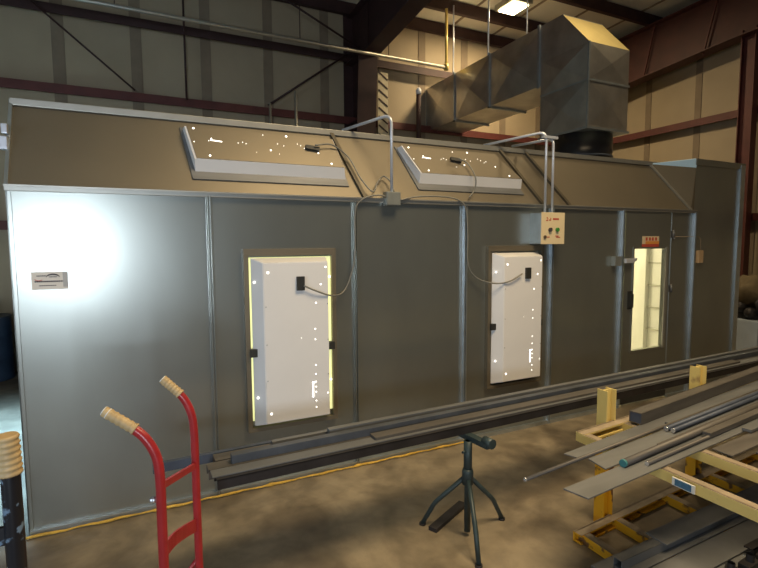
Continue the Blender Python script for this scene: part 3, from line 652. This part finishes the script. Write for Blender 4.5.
# stock on the lower level
Z0=.066
plate(2.17,-2.02,-1.86,3.4,Z0,STEELL,'cold grey plate furthest back on the rack lower level',k=.03,th=.010,skew=.02)
plate(2.09,-2.19,-2.03,3.4,Z0,STEELL,'wide cold grey plate under the labelled beam on the rack lower level',k=.03,th=.010,skew=-.04)
plate(2.02,-2.33,-2.20,3.4,Z0,STEELL,'cold grey plate reaching left over the end of the lower rack level',k=.03,th=.010,skew=-.03)
plate(2.10,-2.49,-2.34,3.4,Z0,STEELL,'grey plate at the bottom edge on the rack lower level',k=.03,th=.010,skew=0.02)
plate(2.35,-2.68,-2.50,3.0,Z0,STEEL,'brownish plate in the front of the rack lower level',k=.03,th=.010,skew=0.)
bm=bm_new(); p=Vector((2.13,-2.035,.104));q=Vector((5.0,-1.99,.104))
p=Vector((2.255,-1.945,.104)); q=Vector((5.0,-1.87,.104))
for s_ in (1,-1):
    bar(bm,p+Vector((0,s_*.024,0)),q+Vector((0,s_*.024,0)),.004,.052); bar(bm,p+Vector((0,0,s_*.024)),q+Vector((0,0,s_*.024)),.05,.004)
tag(obj('square_tube',bm,STEELL),'grey square tube with an open dark end at the bottom of the rack','steel tube')
plate(2.60,-1.99,-1.86,2.8,.131,STEELL,'grey plate laid over the square tube on the rack lower level',k=.03,th=.008,skew=0)
angle('steel_angle',(3.0,-2.20,.102),(5.4,-2.12,.102),.05,.05,STEELD,'dark steel angle lying on the lower rack plates')
rnd=random.Random(11)
for k in range(16):
    x=2.72+(k%4)*.17+rnd.uniform(0,.02); y=-2.25-(k//4)*.105-rnd.uniform(0,.01)
    bm=bm_new(); box(bm,(-.06,-.03,0),(.06,.03,.035),.008); cyl=bmesh.ops.create_cone(bm,segments=10,radius1=.022,radius2=.018,depth=.05,matrix=Matrix.Translation((.01,0,.05)))
    bmesh.ops.transform(bm,matrix=Matrix.Translation((x,y,.0765))@Matrix.Rotation(rnd.uniform(-.5,.5),4,'Z'),verts=bm.verts[:])
    tag(obj('steel_offcut',bm,STEELD),'small black steel offcut in the heap at the lower right corner','offcut','black offcuts on the lower rack')
# ---------------------------------------------------------------- hand trucks
def hand_truck():
    A=Vector((.018,-2.13,0));Bp=Vector((.140,-1.82,0)); n=Vector((-.93,.36,0)); d=(Bp-A).normalized()
    t=thing('hand_truck','red tubular hand truck with worn tan grips in the left foreground','hand truck',tuple((A+Bp)/2))
    z1=1.22
    for P,off in ((A,Vector((-.137,.05,0))),(Bp,Vector((-.095,.03,0)))):
        tip=P+off+Vector((0,0,1.373)); zb=1.215
        T('side_tube',spline([P+Vector((0,0,.10)),P+Vector((0,0,.5)),P+Vector((0,0,1.0)),P+Vector((0,0,zb-.05)),P+off*.06+Vector((0,0,zb+.02)),P+off*.25+Vector((0,0,zb+.073)),P+off*.5+Vector((0,0,zb+.108))],6),.014,PINK,t,16)
        g=[];r=[];a=P+off*.42+Vector((0,0,zb+.10))
        for k in range(25):
            u=k/24; g.append(a.lerp(tip,u)); r.append(.0155+(.0014*math.sin(u*40) if .08<u<.85 else 0)+(.002 if u<.05 else 0))
        gr=T('grip',g,r,GRIP,t,16)
        T('grip_tip',[tip-(tip-a).normalized()*.016,tip+(tip-a).normalized()*.003],[.0162,.0135],GRIPW,gr,16,'pale worn grip end')
    def cross(z0a,z0b,w,h,bulge,m=PINK,nm='crossbar'):
        bm=bm_new(); P=[A.lerp(Bp,u)+n*(-bulge*math.sin(math.pi*u))+Vector((0,0,z0a+(z0b-z0a)*u)) for u in [i/10 for i in range(11)]]
        for a,b in zip(P,P[1:]): bar(bm,a,b+(b-a)*.05,h,w,(0,0,1))
        bmesh.ops.remove_doubles(bm,verts=bm.verts[:],dist=.0001); return obj(nm,bm,m,t)
    cross(1.14,1.048,.02,.012,0); cross(.915,.825,.045,.008,-.03); cross(.62,.62,.04,.008,-.05); cross(.30,.30,.04,.008,-.04)
    B('toe_plate',(.06,-2.14,.0),(.34,-1.80,.008),PINK,t)
    T('axle',[A+n*.12+Vector((0,0,.12))-d*.06,Bp+n*.12+Vector((0,0,.12))+d*.06],.01,STEELD,t)
    for P,s in ((A,-1),(Bp,1)):
        T('axle_brace',fillet([P+Vector((0,0,.86 if s<0 else .70)),P+n*.055+Vector((0,0,.78 if s<0 else .62)),P+n*.12+Vector((0,0,.13))],.03),.009,PINK,t,10)
        c=P+n*.12+Vector((0,0,.125))+d*s*.05
        w=T('wheel',[c-d*.03,c-d*.02,c+d*.02,c+d*.03],[.11,.125,.125,.11],STEELD,t,32); T('wheel_hub',[c-d*.036,c+d*.036],.045,PINK,w,20)
    bm=bm_new(); bmesh.ops.create_icosphere(bm,subdivisions=2,radius=.011,matrix=Matrix.Translation(A+n*.022+Vector((0,0,1.10))))
    obj('bolt_head',bm,TIP,t)
hand_truck()
t=thing('hand_truck','black hand truck handle with a ridged tan grip at the far left edge','hand truck',(-.43,-2.4,0))
p0=Vector((-.276,-2.4,.02)); p1=Vector((-.276,-2.4,1.36)); p2=Vector((-.279,-2.4,1.447))
T('side_tube',[p0,p1,p2-Vector((0,0,.01))],.0185,BLKP,t,18)
g=[p1.lerp(p2,u/28) for u in range(29)]
T('grip',g,[.0225+.0015*math.sin(u*1.5) for u in range(29)],GRIP,t,18)
q0=p0+Vector((-.34,.0,0)); q1=p1+Vector((-.34,0,0)); q2=p2+Vector((-.34,0,0))
T('side_tube',[q0,q1,q2],.0185,BLKP,t,18); T('grip',[q1,q2],.0225,GRIP,t,18)
bm=bm_new()
for z in (.35,.9): bar(bm,p0.lerp(p1,z),q0.lerp(q1,z),.01,.04)
obj('crossbar',bm,BLKP,t); B('toe_plate',(-.66,-2.60,.0),(-.23,-2.40,.008),BLKP,t)
# ---------------------------------------------------------------- things glimpsed beyond the booth ends
def drum(x,y,label):
    t=thing('steel_drum',label,'drum',(x,y,0))
    bm=bm_new(); lathe(bm,[(.28,0),(.29,.01),(.285,.04),(.285,.29),(.295,.31),(.285,.33),(.285,.60),(.295,.62),(.285,.64),(.285,.86),(.292,.88),(.28,.885),(.275,.875)],(x,y,0),36); obj('body',bm,DRUM,t)
    bm=bm_new(); lathe(bm,[(.275,.865),(.275,.872)],(x,y,0),36); obj('lid',bm,DRUM,t)
    return t
drum(-1.98,4.66,'dark blue ribbed drum seen past the left end of the booth'); drum(-1.36,4.66,'dark drum mostly hidden behind the booth left end'); drum(-2.62,4.66,'dark blue drum at the extreme left edge')
t=thing('plastic_jar','white plastic jar standing on the dark blue drum','jar',(-1.93,4.6,.885))
bm=bm_new(); lathe(bm,[(.085,.875),(.09,.89),(.09,1.05),(.07,1.08)],(-1.93,4.6,0),24); obj('body',bm,JAR,t); bm=bm_new(); lathe(bm,[(.072,1.08),(.072,1.11)],(-1.93,4.6,0),24); obj('lid',bm,JAR,t)
t=thing('shrouded_engine','brown canvas-covered engine on a pale blue crate past the right end of the booth','engine',(8.8,.85,0))
B('crate',(8.35,.45,0),(9.08,1.0,.62),PALEB,t,.01,'pale blue crate')
bm=bm_new(); bmesh.ops.create_icosphere(bm,subdivisions=4,radius=1.,matrix=Matrix.Translation((8.72,.72,1.05))@Matrix.Diagonal((.34,.30,.24,1)))
for v in bm.verts: v.co+=Vector((0,0,.03*math.sin(v.co.x*25)+.02*math.cos(v.co.y*30)))
for f in bm.faces:f.smooth=True
obj('canvas_cover',bm,CANVAS,t)
bm=bm_new()
for k in range(9):
    a=k*.7; bmesh.ops.create_icosphere(bm,subdivisions=2,radius=.085,matrix=Matrix.Translation((8.72+.27*math.cos(a),.70+.2*math.sin(a),.76+.05*math.sin(k*2))))
box(bm,(8.5,.55,.60),(8.95,.85,.80),.03); tube(bm,[(8.5,.5,.7),(8.42,.52,.9),(8.6,.5,1.0)],.03)
obj('engine_block',bm,STEELD,t)
tag(T('short_post',[(7.72,.62,0),(7.72,.62,.52)],.035,STEELD,None,12),'short dark post standing on the floor right of the end tower','post')
# ---------------------------------------------------------------- lamps
t=thing('high_bay_lamp','glowing high bay lamp under the roof above the duct','lamp',(6.15,3.5,6.05))
B('lens',(5.98,3.3,6.0),(6.32,3.7,6.02),LAMPE,t,.004); B('housing',(5.93,3.25,6.02),(6.37,3.75,6.12),GPIPE,t,.01)
def light(kind,name,loc,energy,col,size=1.,sy=None,rot=None,target=None,spread=None):
    l=bpy.data.lights.new(name,kind); l.energy=energy; l.color=col
    if kind=='AREA':
        l.size=size
        if sy: l.shape='RECTANGLE'; l.size_y=sy
        if spread: l.spread=spread
    elif kind!='SUN': l.shadow_soft_size=size
    o=bpy.data.objects.new(name,l); COL.objects.link(o); o.location=loc
    if target is not None: o.rotation_euler=(Vector(target)-Vector(loc)).to_track_quat('-Z','Y').to_euler()
    return o
WARM=(1,.77,.46); COOL=(.74,.87,1.0)
light('AREA','bay_light',(6.15,3.5,5.98),140,WARM,.35,.35,target=(6.15,3.5,0))
light('AREA','bay_light',(2.6,-3.0,5.9),190,WARM,2.6,1.8,target=(2.8,-2.4,0),spread=2.1)
light('AREA','bay_light',(5.6,.45,5.95),50,WARM,.4,.4,target=(5.6,.5,0),spread=2.6)  # added lamp without a fixture, to light the duct's slanting face
light('AREA','door_daylight',(-6.0,-4.5,2.0),135,COOL,3.0,2.6,target=(0,-.8,.2))
light('AREA','left_floor_fill',(-2.35,1.6,3.2),340,(.36,.66,1),1.2,5.,target=(-2.3,1.6,0),spread=1.05)  # added down-facing lamp brightening the left floor; the roof has no opening here
light('AREA','panel_highlight_lamp',(-1.55,-8.6,1.74),33,(.78,.89,1),.9,.8,target=(-.6,0,1.7),spread=1.3)  # added unseen lamp, placed to make the bright reflection on the leftmost panel
light('POINT','booth_light',(5.2,2.2,2.3),100,(1,.88,.52),.3)
w=bpy.data.worlds.new('world'); S.world=w; w.use_nodes=True
w.node_tree.nodes['Background'].inputs[0].default_value=(.62,.66,.66,1); w.node_tree.nodes['Background'].inputs[1].default_value=.085
# ---------------------------------------------------------------- camera
f,pt,yw,rl=489.0,.0839,.449,.0064
cam=bpy.data.cameras.new('camera'); cam.sensor_width=36; cam.lens=f*36/758; cam.clip_start=.05
co=bpy.data.objects.new('camera',cam); COL.objects.link(co)
F=Vector((math.sin(yw)*math.cos(pt),math.cos(yw)*math.cos(pt),-math.sin(pt))); R=Vector((math.cos(yw),-math.sin(yw),0)); U=R.cross(F)
R2=R*math.cos(rl)-U*math.sin(rl); U2=R*math.sin(rl)+U*math.cos(rl)
co.matrix_world=Matrix.Translation((0,-3.658,1.85))@Matrix((R2,U2,-F)).transposed().to_4x4()
S.camera=co
S.view_settings.view_transform='Standard'; S.view_settings.look='None'; S.view_settings.exposure=0.; S.view_settings.gamma=1; S.view_settings.use_curve_mapping=False
